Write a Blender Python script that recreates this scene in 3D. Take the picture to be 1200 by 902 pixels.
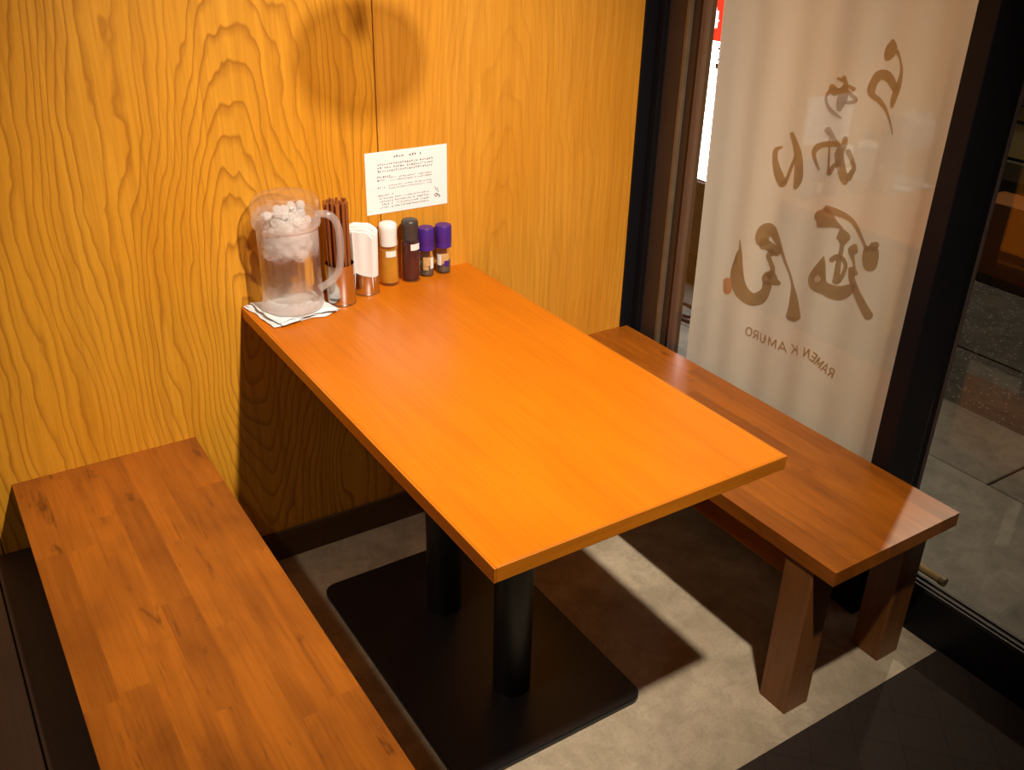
import bpy, bmesh, math, random
from mathutils import Vector, Matrix, noise as mnoise
random.seed(7)
for o in list(bpy.data.objects): bpy.data.objects.remove(o)
SC = bpy.context.scene
COL = SC.collection
V = Vector

# ------------------------------------------------------------------ camera
CAM_POS = V((-0.5562, -1.9378, 1.5321)); CAM_ROT = (1.0878003, -0.0222771, -0.5706558); FPX = 1110.77
cd = bpy.data.cameras.new('camera'); cam = bpy.data.objects.new('camera', cd); COL.objects.link(cam)
cam.location = CAM_POS; cam.rotation_euler = CAM_ROT
cd.sensor_width = 36.0; cd.lens = FPX/1200*36.0; cd.clip_start = 0.02
SC.camera = cam
CAM_M = cam.rotation_euler.to_matrix()
def at(u, v, axis, val):
    """point where the sight line through photo pixel (u, v) meets the plane axis = val"""
    d = CAM_M @ V(((u-600)/FPX, (451-v)/FPX, -1.0))
    return CAM_POS + d*((val-CAM_POS[axis])/d[axis])

# ------------------------------------------------------------------ world, exposure, lamps
SC.view_settings.view_transform = 'Standard'; SC.view_settings.look = 'None'
SC.view_settings.gamma = 1.0; SC.view_settings.use_curve_mapping = False
SC.view_settings.exposure = 0.08
w = bpy.data.worlds.new('night'); SC.world = w; w.use_nodes = True
w.node_tree.nodes['Background'].inputs[0].default_value = (0.5, 0.6, 0.8, 1)
w.node_tree.nodes['Background'].inputs[1].default_value = 0.06
def lamp(name, kind, loc, energy, color, radius=0.05, target=None, angle=None, blend=0.5):
    l = bpy.data.lights.new(name, kind); l.energy = energy; l.color = color; l.shadow_soft_size = radius
    o = bpy.data.objects.new(name, l); COL.objects.link(o); o.location = loc
    if target is not None: o.rotation_euler = (V(target)-V(loc)).to_track_quat('-Z', 'Y').to_euler()
    if angle: l.spot_size = math.radians(angle); l.spot_blend = blend
    return o
WARM = (1.0, 0.90, 0.77)
SC.cycles.transparent_max_bounces = 32      # jug, water, ice and bottles are many clear layers deep
SPOT = (0.24, -1.62, 2.40); SPOT2 = (-1.10, -0.75, 2.40); PEND = (0.287, -0.62, 1.662); STREET = (3.40, 0.08, 2.75)
lamp('front_downlight_offscreen', 'SPOT', SPOT, 275, WARM, 0.035, (0.34, -0.34, 0.68), 73, 1.0)
lamp('side_downlight_offscreen', 'SPOT', SPOT2, 38, WARM, 0.04, (-0.38, -0.8, 0.3), 62, 1.0)
lamp('street_light_offscreen', 'SPOT', STREET, 125, (1.0, 0.84, 0.62), 0.05, (1.6, -0.9, 0.0), 130, 0.6)

# ------------------------------------------------------------------ node helpers
class N:
    def __init__(s, name):
        s.m = bpy.data.materials.new(name); s.m.use_nodes = True
        s.t = s.m.node_tree; s.t.nodes.clear()
        s.out = s.t.nodes.new('ShaderNodeOutputMaterial')
    def n(s, typ, **kw):
        x = s.t.nodes.new('ShaderNode'+typ)
        for k, v in kw.items():
            if k.startswith('_'): setattr(x, k[1:], v)
            else: s.put(x.inputs[k.replace('__', ' ')], v)
        return x
    def put(s, sock, v):
        if isinstance(v, bpy.types.NodeSocket): s.t.links.new(v, sock)
        elif isinstance(v, (tuple, list)) and len(v) == 3 and sock.type == 'RGBA': sock.default_value = (*v, 1)
        else: sock.default_value = v
    def math(s, op, a, b=0.0, c=0.0):
        x = s.t.nodes.new('ShaderNodeMath'); x.operation = op
        s.put(x.inputs[0], a); s.put(x.inputs[1], b); s.put(x.inputs[2], c); return x.outputs[0]
    def mix(s, f, a, b, mode='MIX'):
        x = s.t.nodes.new('ShaderNodeMix'); x.data_type = 'RGBA'; x.blend_type = mode
        s.put(x.inputs[0], f); s.put(x.inputs[6], a); s.put(x.inputs[7], b); return x.outputs[2]
    def coords(s, scale=(1,1,1), off=None):
        tc = s.n('TexCoord'); mp = s.n('Mapping'); s.t.links.new(tc.outputs['Object'], mp.inputs[0])
        mp.inputs['Scale'].default_value = scale
        if off is not None: s.t.links.new(off, mp.inputs['Location'])
        return mp.outputs[0]
    def noise(s, vec, scale, detail=3.0, rough=0.5, dist=0.0):
        x = s.n('TexNoise', Scale=scale, Detail=detail, Roughness=rough, Distortion=dist); s.t.links.new(vec, x.inputs['Vector']); return x.outputs['Fac']
    def ramp(s, f, stops):
        x = s.n('ValToRGB'); s.put(x.inputs[0], f); e = x.color_ramp.elements
        while len(e) < len(stops): e.new(0.5)
        for i, (p, c) in enumerate(stops):
            e[i].position = p; e[i].color = (*c, 1) if len(c) == 3 else c
        return x.outputs[0]
    def bump(s, h, strength=0.2, dist=0.002):
        x = s.n('Bump', Strength=strength, Distance=dist); s.put(x.inputs['Height'], h); return x.outputs[0]
    def bsdf(s, color, rough=0.5, metal=0.0, spec=0.5, normal=None, **kw):
        x = s.n('BsdfPrincipled'); s.put(x.inputs['Base Color'], color); s.put(x.inputs['Roughness'], rough)
        x.inputs['Metallic'].default_value = metal; x.inputs['Specular IOR Level'].default_value = spec
        if normal is not None: s.put(x.inputs['Normal'], normal)
        for k, v in kw.items(): s.put(x.inputs[k.replace('_', ' ')], v)
        return x.outputs[0]
    def end(s, sh): s.t.links.new(sh, s.out.inputs[0]); return s.m
def plain(name, color, rough=0.5, metal=0.0, spec=0.5, var=0.12, scale=14.0, bump=0.0):
    k = N(name); v = k.coords(); f = k.noise(v, scale, 4)
    c = k.mix(f, tuple(x*(1-var) for x in color), tuple(min(1, x*(1+var)) for x in color))
    nb = k.bump(k.noise(v, scale*9, 3), bump, 0.001) if bump else None
    return k.end(k.bsdf(c, rough, metal, spec, nb))
def mixsh(k, f, a, b):
    x = k.n('MixShader'); k.put(x.inputs[0], f); k.t.links.new(a, x.inputs[1]); k.t.links.new(b, x.inputs[2]); return x.outputs[0]
def rand_offset(k, amt=7.0):
    oi = k.n('ObjectInfo'); cx = k.n('CombineXYZ')
    for i, m in enumerate((1.0, 1.7, 2.3)): k.t.links.new(k.math('MULTIPLY', oi.outputs['Random'], amt*m), cx.inputs[i])
    return oi.outputs['Random'], cx.outputs[0]

def wall_wood(name, base, pale, dark, xc, freq, z0, tilt, contrast, wob):
    """plain-sliced plywood veneer: growth rings cut lengthwise give wavy vertical lines and arches"""
    k = N(name); v = k.coords(); sep = k.n('SeparateXYZ'); k.t.links.new(v, sep.inputs[0])
    slow = k.noise(k.coords((2.2, 2.2, 0.55)), 2.3, 2, 0.5)
    med = k.noise(k.coords((5, 5, 0.9)), 1.9, 3, 0.55)
    wig = k.noise(k.coords((9, 9, 9)), 1.6, 2, 0.5)
    u = k.math('ADD', k.math('SUBTRACT', sep.outputs[0], xc), k.math('MULTIPLY', k.math('SUBTRACT', slow, 0.5), wob))
    d = k.math('MULTIPLY', k.math('ADD', k.math('SUBTRACT', sep.outputs[2], z0), k.math('MULTIPLY', k.math('SUBTRACT', med, .5), 0.12)), tilt)
    r = k.math('SQRT', k.math('ADD', k.math('MULTIPLY', u, u), k.math('MULTIPLY', d, d)))
    r = k.math('ADD', k.math('POWER', k.math('ADD', r, 0.01), 0.8), k.math('ADD', k.math('MULTIPLY', med, 0.045), k.math('MULTIPLY', wig, 0.012)))
    ring = k.math('FRACT', k.math('MULTIPLY', r, freq))
    line = k.ramp(ring, [(0.0, (0, 0, 0)), (0.6, (.08, .08, .08)), (0.82, (.6, .6, .6)), (0.90, (1, 1, 1)), (1.0, (0, 0, 0))])
    fib = k.noise(k.coords((260, 260, 6)), 1.0, 3, 0.6)
    fib2 = k.noise(k.coords((70, 70, 2.5)), 1.0, 3, 0.6)
    pat = k.noise(k.coords((3.0, 3.0, 1.0)), 1.6, 2)
    c = k.mix(k.ramp(pat, [(.3, (0, 0, 0)), (.7, (1, 1, 1))]), base, pale)
    amp = k.math('MULTIPLY', k.ramp(k.noise(k.coords((4, 4, .8)), 1.3, 2), [(.3, (.45, .45, .45)), (.65, (1, 1, 1))]), contrast)
    c = k.mix(k.math('MULTIPLY', line, amp), c, dark)
    c = k.mix(k.math('MULTIPLY', k.ramp(fib2, [(.42, (0, 0, 0)), (.75, (1, 1, 1))]), 0.35), c, dark)
    c = k.mix(k.math('MULTIPLY', k.ramp(fib, [(.5, (0, 0, 0)), (.75, (1, 1, 1))]), 0.28), c, dark)
    # a few small dark knots
    vo = k.n('TexVoronoi', Scale=3.1); k.t.links.new(k.coords((1.0, 1.0, 0.62)), vo.inputs['Vector'])
    kn = k.ramp(vo.outputs['Distance'], [(0.0, (1, 1, 1)), (0.02, (.8, .8, .8)), (0.035, (0, 0, 0))])
    c = k.mix(k.math('MULTIPLY', kn, 0.7), c, tuple(x*.25 for x in dark))
    return k.end(k.bsdf(c, 0.5, 0, 0.28, k.bump(k.math('SUBTRACT', fib2, line), 0.08, 0.0006)))

def stave_wood(name, base, dark, rough=0.3, spec=0.5, tone=0.45, along=1, blotch=0.6, marks=0.0):
    """straight-grained stained hardwood, tone shifting from piece to piece"""
    k = N(name); rnd, off = rand_offset(k)
    sc = [1, 1, 1]
    def C(a, l): s = [a, a, a]; s[along] = l; return k.coords(tuple(s), off)
    fine = k.noise(C(210, 5), 1.0, 3, .6); mid = k.noise(C(42, 2.2), 1.0, 3, .6, 0.4); big = k.noise(C(9, 3.5), 1.0, 3, .55, .6)
    t = k.math('MULTIPLY', k.math('SUBTRACT', rnd, 0.35), tone)
    c = k.mix(k.math('MAXIMUM', t, 0.0), base, dark)
    c = k.mix(k.math('MULTIPLY', k.ramp(big, [(.42, (0, 0, 0)), (.72, (1, 1, 1))]), blotch), c, dark)
    c = k.mix(k.math('MULTIPLY', k.ramp(mid, [(.45, (0, 0, 0)), (.8, (1, 1, 1))]), .5), c, dark)
    c = k.mix(k.math('MULTIPLY', k.ramp(fine, [(.45, (0, 0, 0)), (.8, (1, 1, 1))]), .35), c, tuple(x*.6 for x in dark))
    if marks: c = k.mix(k.math('MULTIPLY', k.ramp(k.noise(C(34, 5.5), 1.0, 4, .6, 1.2), [(.60, (0, 0, 0)), (.74, (1, 1, 1))]), marks), c, tuple(x*.35 for x in dark))
    return k.end(k.bsdf(c, k.math('ADD', rough, k.math('MULTIPLY', mid, 0.12)), 0, spec, k.bump(fine, 0.05, 0.0004)))

def concrete(name, a, b, rough=0.75, scale=3.0, spec=0.3, speck=0.0):
    k = N(name); v = k.coords()
    big = k.noise(v, scale, 6, .62, .8); mid = k.noise(v, scale*5, 5, .65, .4); fine = k.noise(v, 160, 2)
    c = k.mix(k.ramp(big, [(.32, (0, 0, 0)), (.68, (1, 1, 1))]), a, b)
    c = k.mix(k.math('MULTIPLY', k.ramp(mid, [(.42, (0, 0, 0)), (.70, (1, 1, 1))]), .48), c, tuple(x*.55 for x in a))
    c = k.mix(k.math('MULTIPLY', k.ramp(fine, [(.5, (0, 0, 0)), (.72, (1, 1, 1))]), .25), c, tuple(x*.5 for x in a))
    if speck:
        vo = k.n('TexVoronoi', Scale=48.0); k.t.links.new(v, vo.inputs['Vector'])
        c = k.mix(k.math('MULTIPLY', k.ramp(vo.outputs['Distance'], [(.0, (1, 1, 1)), (.16, (.6, .6, .6)), (.24, (0, 0, 0))]), speck), c, (.45, .42, .36))
    return k.end(k.bsdf(c, k.math('ADD', rough-.1, k.math('MULTIPLY', mid, .2)), 0, spec, k.bump(k.math('ADD', mid, k.math('MULTIPLY', fine, .5)), .15, .002)))

def clear(name, tint, frost=0.0, frostcol=(1, 1, 1), rough=0.02, gloss=1.0, ior=1.5, zfrost=None):
    """thin clear sheet or vessel: what lies behind shows through, its own surface mirrors; frost scatters"""
    k = N(name)
    tr = k.n('BsdfTransparent', Color=(*tint, 1)).outputs[0]
    f0 = ((ior-1)/(ior+1))**2
    fc = k.n('LayerWeight', Blend=0.5).outputs['Facing']
    fr = k.math('ADD', f0, k.math('MULTIPLY', k.math('POWER', fc, 5.0), 1-f0))
    gl = k.n('BsdfGlossy', Color=(1, 1, 1, 1), Roughness=rough).outputs[0]
    sh = mixsh(k, k.math('MULTIPLY', fr, gloss), tr, gl)
    if frost or zfrost:
        df = k.n('BsdfDiffuse', Color=(*frostcol, 1)).outputs[0]; tl = k.n('BsdfTranslucent', Color=(*frostcol, 1)).outputs[0]
        ft = mixsh(k, 0.5, df, tl)
        f = frost
        if zfrost:
            sep = k.n('SeparateXYZ'); k.t.links.new(k.coords(), sep.inputs[0])
            nz = k.noise(k.coords(), 60, 3)
            z = k.math('ADD', sep.outputs[2], k.math('MULTIPLY', k.math('SUBTRACT', nz, .5), .03))
            f = k.ramp(k.math('DIVIDE', z, zfrost[0]), [(p, (q, q, q)) for p, q in zfrost[1]])
        sh = mixsh(k, f, sh, ft)
    return k.end(sh)
def emit(name, color, strength):
    k = N(name); return k.end(k.n('Emission', Color=(*color, 1), Strength=strength).outputs[0])

# ------------------------------------------------------------------ geometry helpers
WL = {}
def tag(o, label=None, cat=None, group=None, kind=None):
    if label: o['label'] = label
    if cat: o['category'] = cat
    if group: o['group'] = group
    if kind: o['kind'] = kind
    return o
def thing(name, loc, label=None, cat=None, group=None, kind=None):
    o = bpy.data.objects.new(name, None); COL.objects.link(o); o.location = loc; o.empty_display_size = .05
    WL[o] = V(loc); return tag(o, label, cat, group, kind)
def obj(name, bm, mat, parent=None, smooth=False, origin=None):
    """link a bmesh given in world coordinates as ONE mesh object, origin at its own base"""
    if origin is None:
        xs = [v.co for v in bm.verts]
        lo = V((min(c.x for c in xs), min(c.y for c in xs), min(c.z for c in xs))); hi = V((max(c.x for c in xs), max(c.y for c in xs), max(c.z for c in xs)))
        origin = V(((lo.x+hi.x)/2, (lo.y+hi.y)/2, lo.z))
    origin = V(origin)
    bmesh.ops.translate(bm, vec=-origin, verts=bm.verts)
    me = bpy.data.meshes.new(name); bm.to_mesh(me); bm.free()
    if smooth:
        me.polygons.foreach_set('use_smooth', [True]*len(me.polygons))
        me.set_sharp_from_angle(angle=math.radians(40))
    me.materials.append(mat)
    o = bpy.data.objects.new(name, me); COL.objects.link(o); WL[o] = origin
    if parent is not None: o.parent = parent; o.location = origin-WL[parent]
    else: o.location = origin
    return o
def bm_box(x0, x1, y0, y1, z0, z1, bev=0.0, seg=1, bm=None):
    own = bm is None
    b = bmesh.new()
    bmesh.ops.create_cube(b, size=1.0)
    for v in b.verts: v.co = V((x0+(v.co.x+.5)*(x1-x0), y0+(v.co.y+.5)*(y1-y0), z0+(v.co.z+.5)*(z1-z0)))
    if bev: bmesh.ops.bevel(b, geom=list(b.edges), offset=bev, segments=seg, affect='EDGES', profile=.5)
    if own: return b
    me = bpy.data.meshes.new('tmp'); b.to_mesh(me); b.free(); bm.from_mesh(me); bpy.data.meshes.remove(me); return bm
def box(name, x0, x1, y0, y1, z0, z1, mat, parent=None, bev=0.0, seg=1, smooth=False):
    return obj(name, bm_box(min(x0, x1), max(x0, x1), min(y0, y1), max(y0, y1), z0, z1, bev, seg), mat, parent, smooth)
def bm_lathe(prof, c, seg=40, bm=None, wob=None):
    """prof: list of (radius, z); closes at radius 0"""
    bm = bm or bmesh.new(); rings = []
    for r, z in prof:
        if r < 1e-6: rings.append([bm.verts.new((c[0], c[1], z))])
        else: rings.append([bm.verts.new((c[0]+r*math.cos(2*math.pi*i/seg), c[1]+r*math.sin(2*math.pi*i/seg), z)) for i in range(seg)])
    for a, b in zip(rings, rings[1:]):
        if len(a) == 1 and len(b) == 1: continue
        for i in range(seg):
            j = (i+1) % seg
            if len(a) == 1: bm.faces.new((a[0], b[j], b[i]))
            elif len(b) == 1: bm.faces.new((a[i], a[j], b[0]))
            else: bm.faces.new((a[i], a[j], b[j], b[i]))
    bmesh.ops.recalc_face_normals(bm, faces=bm.faces)
    return bm
def lathe(name, prof, c, mat, parent=None, seg=40, smooth=True): return obj(name, bm_lathe(prof, c, seg), mat, parent, smooth)
def catmull(pts, n=6):
    P = [pts[0]]+list(pts)+[pts[-1]]; out = []
    for i in range(1, len(P)-2):
        for k in range(n):
            t = k/n
            out.append(tuple(0.5*((2*b)+(-a+c)*t+(2*a-5*b+4*c-d)*t*t+(-a+3*b-3*c+d)*t**3) for a, b, c, d in zip(P[i-1], P[i], P[i+1], P[i+2])))
    out.append(tuple(pts[-1])); return out
def bm_tube(path, r, seg=10, bm=None, sx=1.0):
    bm = bm or bmesh.new(); path = [V(p) for p in path]; rings = []
    up = None
    for i, p in enumerate(path):
        t = (path[min(i+1, len(path)-1)]-path[max(i-1, 0)]).normalized()
        if up is None: up = t.orthogonal().normalized()
        up = (up-t*up.dot(t)).normalized(); s = t.cross(up)
        rr = r[i] if isinstance(r, (list, tuple)) else r
        rings.append([bm.verts.new(p+(up*math.cos(2*math.pi*k/seg)+s*math.sin(2*math.pi*k/seg)*sx)*rr) for k in range(seg)])
    for a, b in zip(rings, rings[1:]):
        for i in range(seg): bm.faces.new((a[i], a[(i+1) % seg], b[(i+1) % seg], b[i]))
    bm.faces.new(rings[0][::-1]); bm.faces.new(rings[-1])
    bmesh.ops.recalc_face_normals(bm, faces=bm.faces)
    return bm

# ------------------------------------------------------------------ materials
M = {}
M['panel_a'] = wall_wood('plywood_bold_grain', (.71, .288, .013), (.77, .350, .026), (.32, .100, .004), 0.13, 54, 0.62, 0.20, 0.85, 0.22)
M['panel_b'] = wall_wood('plywood_fine_grain', (.67, .270, .018), (.75, .335, .034), (.38, .125, .007), -0.05, 62, 0.2, 0.10, 0.36, 0.14)
M['skirting'] = stave_wood('dark_skirting_wood', (.13, .065, .022), (.06, .03, .010), .5, .3, .2, 0)
M['bench'] = stave_wood('stained_bench_wood', (.43, .122, .008), (.145, .034, .003), .27, .5, .50, 1, .55, .75)
M['bench_v'] = stave_wood('stained_leg_wood', (.25, .088, .018), (.105, .034, .007), .36, .45, .2, 2, .4)
M['bench_x'] = stave_wood('stained_rail_wood', (.30, .105, .022), (.13, .042, .008), .36, .45, .2, 0, .4)
M['table'] = stave_wood('honey_table_wood', (.65, .175, .004), (.50, .115, .002), .26, .5, 0.0, 1, .35)
M['table_edge'] = stave_wood('table_edge_wood', (.62, .19, .008), (.36, .09, .004), .3, .5, 0.0, 1, .4)
M['platform'] = stave_wood('dark_platform_wood', (.045, .020, .009), (.022, .010, .005), .5, .3, .8, 1, .4)
M['black_steel'] = plain('black_powder_steel', (.011, .009, .009), .38, 0, .5, .1, 30, .05)
M['frame_black'] = plain('black_frame_paint', (.008, .007, .009), .42, 0, .22, .1, 8)
M['frame_brown'] = plain('dark_bronze_frame', (.050, .030, .020), .45, 0, .4, .2, 9, .05)
M['frame_bead'] = plain('weathered_bead', (.19, .13, .075), .5, .2, .4, .35, 22, .1)
M['frame_grey'] = plain('grey_bronze_frame', (.13, .085, .072), .5, 0, .4, .2, 12, .05)
M['floor'] = concrete('interior_concrete', (.36, .28, .18), (.58, .465, .315), .62, 3.4, .35)
M['pave'] = concrete('street_concrete', (.20, .175, .135), (.30, .265, .20), .85, 3.2)
M['slab'] = concrete('kerb_slab', (.17, .145, .11), (.25, .215, .165), .85, 4.0)
M['asphalt'] = concrete('asphalt', (.045, .038, .030), (.085, .072, .056), .9, 7.0, .25, .5)
M['plaster'] = plain('cream_plaster', (.58, .50, .39), .8, 0, .2, .06, 5)
M['ceiling'] = plain('ceiling_paint', (.60, .55, .46), .85, 0, .2, .05, 4)
M['glass'] = clear('window_glass', (.96, .97, .96), gloss=1.1)
M['steel'] = plain('brushed_steel', (.62, .58, .54), .22, 1.0, .5, .06, 60)
M['white_plastic'] = plain('white_plastic', (.84, .82, .78), .35, 0, .5, .03)
M['grey_plastic'] = plain('brown_grey_plastic', (.055, .040, .034), .4, 0, .5, .1)
M['purple'] = plain('purple_plastic', (.065, .018, .22), .38, 0, .5, .08)
M['paper'] = plain('white_paper', (.90, .88, .86), .8, 0, .2, .02)
M['napkin'] = plain('napkin_paper', (.88, .86, .82), .9, 0, .1, .03, 30, .1)
M['ink'] = plain('print_ink', (.045, .035, .03), .8, 0, .1)
M['ink_red'] = plain('print_ink_red', (.50, .16, .10), .8, 0, .1)
M['towel'] = plain('towel_cloth', (.74, .77, .78), .95, 0, .1, .06, 40, .5)
M['chopstick'] = stave_wood('chopstick_lacquer', (.36, .105, .022), (.16, .042, .009), .35, .5, .6, 2, .3)
M['jug'] = clear('jug_glass', (.97, .965, .96), .1, (.97, .95, .94), .05, 1.5, 1.5, (.25, [(0.0, .55), (.09, .36), (.14, .04), (.47, .05), (.56, .40), (.74, .54), (1.0, .58)]))
M['handle'] = clear('handle_plastic', (.96, .95, .94), .26, (.95, .92, .90), .1, 1.2)
M['water'] = clear('water', (.97, .95, .93), 0.0, (1, 1, 1), .01, .5, 1.33)
M['ice'] = clear('ice', (.98, .98, .98), .70, (1.0, .98, .97), .12, 1.0, 1.4)
M['bottle'] = clear('bottle_clear', (.97, .96, .93), .03, (1, .95, .85), .04, 1.2)
M['oil'] = clear('amber_vinegar', (1.0, .82, .24), .60, (1.0, .62, .03), .05, .5, 1.4)
M['soy'] = clear('soy_sauce', (.50, .07, .03), .45, (.24, .026, .010), .08, .6, 1.4)
M['pepper'] = plain('ground_pepper', (.11, .085, .06), .9, 0, .2, .7, 300, .5)
M['label_white'] = plain('label_white', (.86, .84, .78), .6)
M['label_tan'] = plain('label_tan', (.62, .38, .14), .6, 0, .3, .3, 90)
M['cable'] = plain('black_rubber', (.012, .012, .012), .6)
M['facade'] = plain('facade_board', (.060, .045, .026), .8, 0, .3, .4, 7, .2)
M['facade_pale'] = plain('facade_board_pale', (.30, .22, .08), .8, 0, .3, .3, 7, .2)
M['orange_board'] = plain('orange_board', (.17, .058, .012), .7, 0, .3, .2, 6, .1)
M['maroon'] = plain('maroon_metal', (.075, .030, .026), .5, 0, .4, .2, 8)
M['maroon_dark'] = plain('maroon_metal_base', (.035, .012, .012), .5, 0, .4, .2, 8)
M['dowel'] = stave_wood('wooden_dowel', (.40, .25, .095), (.22, .13, .045), .6, .3, .2, 1)
M['brass'] = plain('dowel_cap', (.17, .12, .06), .5, .3, .5)
M['sign_white'] = emit('sign_white_face', (.86, .95, 1.0), 13.0)
M['sign_red'] = emit('sign_red_face', (.88, .022, .012), 2.2)
M['sign_ink'] = plain('sign_ink', (.02, .02, .025), .6)
M['lens'] = emit('lamp_lens', (1, .82, .6), 8.0)
M['opal'] = clear('opal_glass', (.88, .86, .82), .07, (.9, .88, .84), .1, 1.0)
M['seal'] = plain('seal_print', (.92, .46, .25), .9, 0, .1)

def mat_banner(name, color, trans):
    k = N(name); v = k.coords((1, 1, 1))
    we = k.noise(k.coords((1, 900, 60)), 1.0, 2); wf = k.noise(k.coords((1, 60, 900)), 1.0, 2)
    f = k.math('MULTIPLY', k.math('ADD', we, wf), .5)
    c = k.mix(f, tuple(x*.92 for x in color), tuple(min(1, x*1.05) for x in color))
    df = k.n('BsdfDiffuse'); k.put(df.inputs[0], c); tl = k.n('BsdfTranslucent'); k.put(tl.inputs[0], c)
    return k.end(mixsh(k, trans, df.outputs[0], tl.outputs[0]))
M['banner'] = mat_banner('banner_cloth', (.90, .74, .55), .48)
M['banner_ink'] = mat_banner('banner_print', (.56, .39, .22), .44)
def mat_mat():
    k = N('rubber_mat'); v = k.coords(); sep = k.n('SeparateXYZ'); k.t.links.new(v, sep.inputs[0])
    a = k.math('FRACT', k.math('MULTIPLY', k.math('ADD', sep.outputs[0], k.math('MULTIPLY', sep.outputs[1], .9)), 8.0))
    b = k.math('FRACT', k.math('MULTIPLY', k.math('SUBTRACT', sep.outputs[0], k.math('MULTIPLY', sep.outputs[1], .9)), 8.0))
    ln = k.math('MAXIMUM', k.math('GREATER_THAN', a, .965), k.math('GREATER_THAN', b, .965))
    f = k.noise(v, 350, 2); big = k.noise(v, 6, 4)
    c = k.mix(f, (.019, .012, .008), (.046, .029, .020)); c = k.mix(k.math('MULTIPLY', big, .5), c, (.02, .014, .01))
    c = k.mix(k.math('MULTIPLY', ln, .35), c, (.008, .005, .004))
    return k.end(k.bsdf(c, .85, 0, .25, k.bump(k.math('SUBTRACT', f, k.math('MULTIPLY', ln, 2.0)), .4, .002)))
M['mat'] = mat_mat()

# ------------------------------------------------------------------ setting: room shell
S = 'structure'
SEAM, WEND, GX = 0.346, 1.088, 1.117          # panel joint, end of the timber wall, inner face of the shop front
CEIL = 2.50
wall = thing('wall_back', (0, 0.02, 0), kind=S)
box('backing', -2.6, WEND+.06, .012, .12, 0, CEIL, M['plaster'], wall)
box('wood_panel', -.566, SEAM-.0012, 0, .012, .0, CEIL, M['panel_a'], wall, .0008)
box('wood_panel', SEAM+.0012, WEND, 0, .012, .0, CEIL, M['panel_b'], wall, .0008)
box('wood_panel', -1.478, -.5685, 0, .012, .0, CEIL, M['panel_b'], wall, .0008)
box('wood_panel', -2.39, -1.4805, 0, .012, .0, CEIL, M['panel_a'], wall, .0008)
tag(box('baseboard_back', -.52, WEND-.002, -.010, -.0005, 0, .083, M['skirting'], None, .001), kind=S)
tag(box('floor', -2.6, 1.20, -4.3, .02, -.08, 0, M['floor']), kind=S)
tag(box('ceiling', -2.6, 1.30, -4.3, .12, CEIL, CEIL+.08, M['ceiling']), kind=S)
tag(box('wall_left', -2.7, -2.6, -4.3, .12, 0, CEIL, M['plaster']), kind=S)
tag(box('wall_front', -2.6, 1.30, -4.4, -4.3, 0, CEIL, M['plaster']), kind=S)
wr = thing('wall_right', (1.22, -3.3, 0), kind=S)
box('masonry', 1.17, 1.30, -4.3, -2.32, 0, CEIL, M['plaster'], wr)
box('lintel', 1.14, 1.30, -2.32, .12, 2.18, CEIL, M['plaster'], wr)

# fixed window of the shop front beside the table
win = thing('window_1', (1.16, -.45, 0), kind=S)
box('jamb', WEND+.0005, 1.139, -.004, .05, 0, 2.18, M['frame_black'], win, .001)
box('jamb_rebate', 1.127, 1.17, -.030, -.004, 0, 2.18, M['frame_black'], win, .001)
box('stile', 1.142, 1.18, -.094, -.030, 0, 2.18, M['frame_brown'], win, .001)
box('bead', 1.140, 1.160, -.106, -.094, 0, 2.18, M['frame_bead'], win, .001)
box('stile_recess', 1.152, 1.185, -.150, -.094, 0, 2.18, M['frame_brown'], win)
box('outer_stile', 1.138, 1.152, -.172, -.150, 0, 2.18, M['frame_grey'], win, .002)
box('post', GX, 1.250, -.913, -.868, 0, 2.18, M['frame_black'], win, .0015)
box('post_edge', 1.250, 1.256, -.917, -.868, 0, 2.18, M['frame_grey'], win)
box('bottom_rail', GX+.003, 1.20, -.868, -.10, 0, .16, M['frame_black'], win, .001)
box('head_rail', GX+.003, 1.25, -.868, -.10, 2.10, 2.18, M['frame_black'], win, .001)
box('glass_pane', 1.131, 1.135, -.870, -.171, .158, 2.102, M['glass'], win)

# sliding door bay to the right of the post
door = thing('door_1', (1.2, -1.6, 0), kind=S)
box('sill', 1.185, 1.232, -2.32, -.913, 0, .127, M['frame_black'], door, .001)
for dx in (.004, .017, .034): box('track', 1.185+dx, 1.185+dx+.003, -2.32, -.913, .127, .1315, M['frame_brown'], door)
box('head_rail', 1.185, 1.25, -2.32, -.913, 2.08, 2.18, M['frame_black'], door)
box('stile', 1.185, 1.235, -2.32, -2.24, .1265, 2.08, M['frame_black'], door)
box('glass_pane', 1.222, 1.226, -2.245, -.914, .13, 2.085, M['glass'], door)

# street outside
gr = thing('ground', (2.0, 0, 0), kind=S)
box('apron', 1.20, 1.925, -4.4, 3.2, -.08, -.002, M['pave'], gr)
box('slab_bed', 1.925, 2.30, -4.4, 3.2, -.09, -.012, M['slab'], gr)
ys = -4.4; k = 0
joints = [-4.4, -3.8, -3.2, -2.6, -2.0, -1.35, -.74, -.15, .42, 1.0, 1.6, 2.2, 2.8, 3.2]
for a, b in zip(joints, joints[1:]):
    box('paving_slab', 1.929, 2.298, a+.004, b-.004, -.04, -.001+random.uniform(-.002, .002), M['slab'], gr, .003)
rd = thing('road', (4, 0, 0), kind=S)
box('gutter', 2.302, 2.74, -4.4, 3.2, -.09, -.012, M['asphalt'], rd)
box('carriageway', 2.746, 6.2, -4.4, 3.2, -.09, -.008, M['asphalt'], rd)

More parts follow.
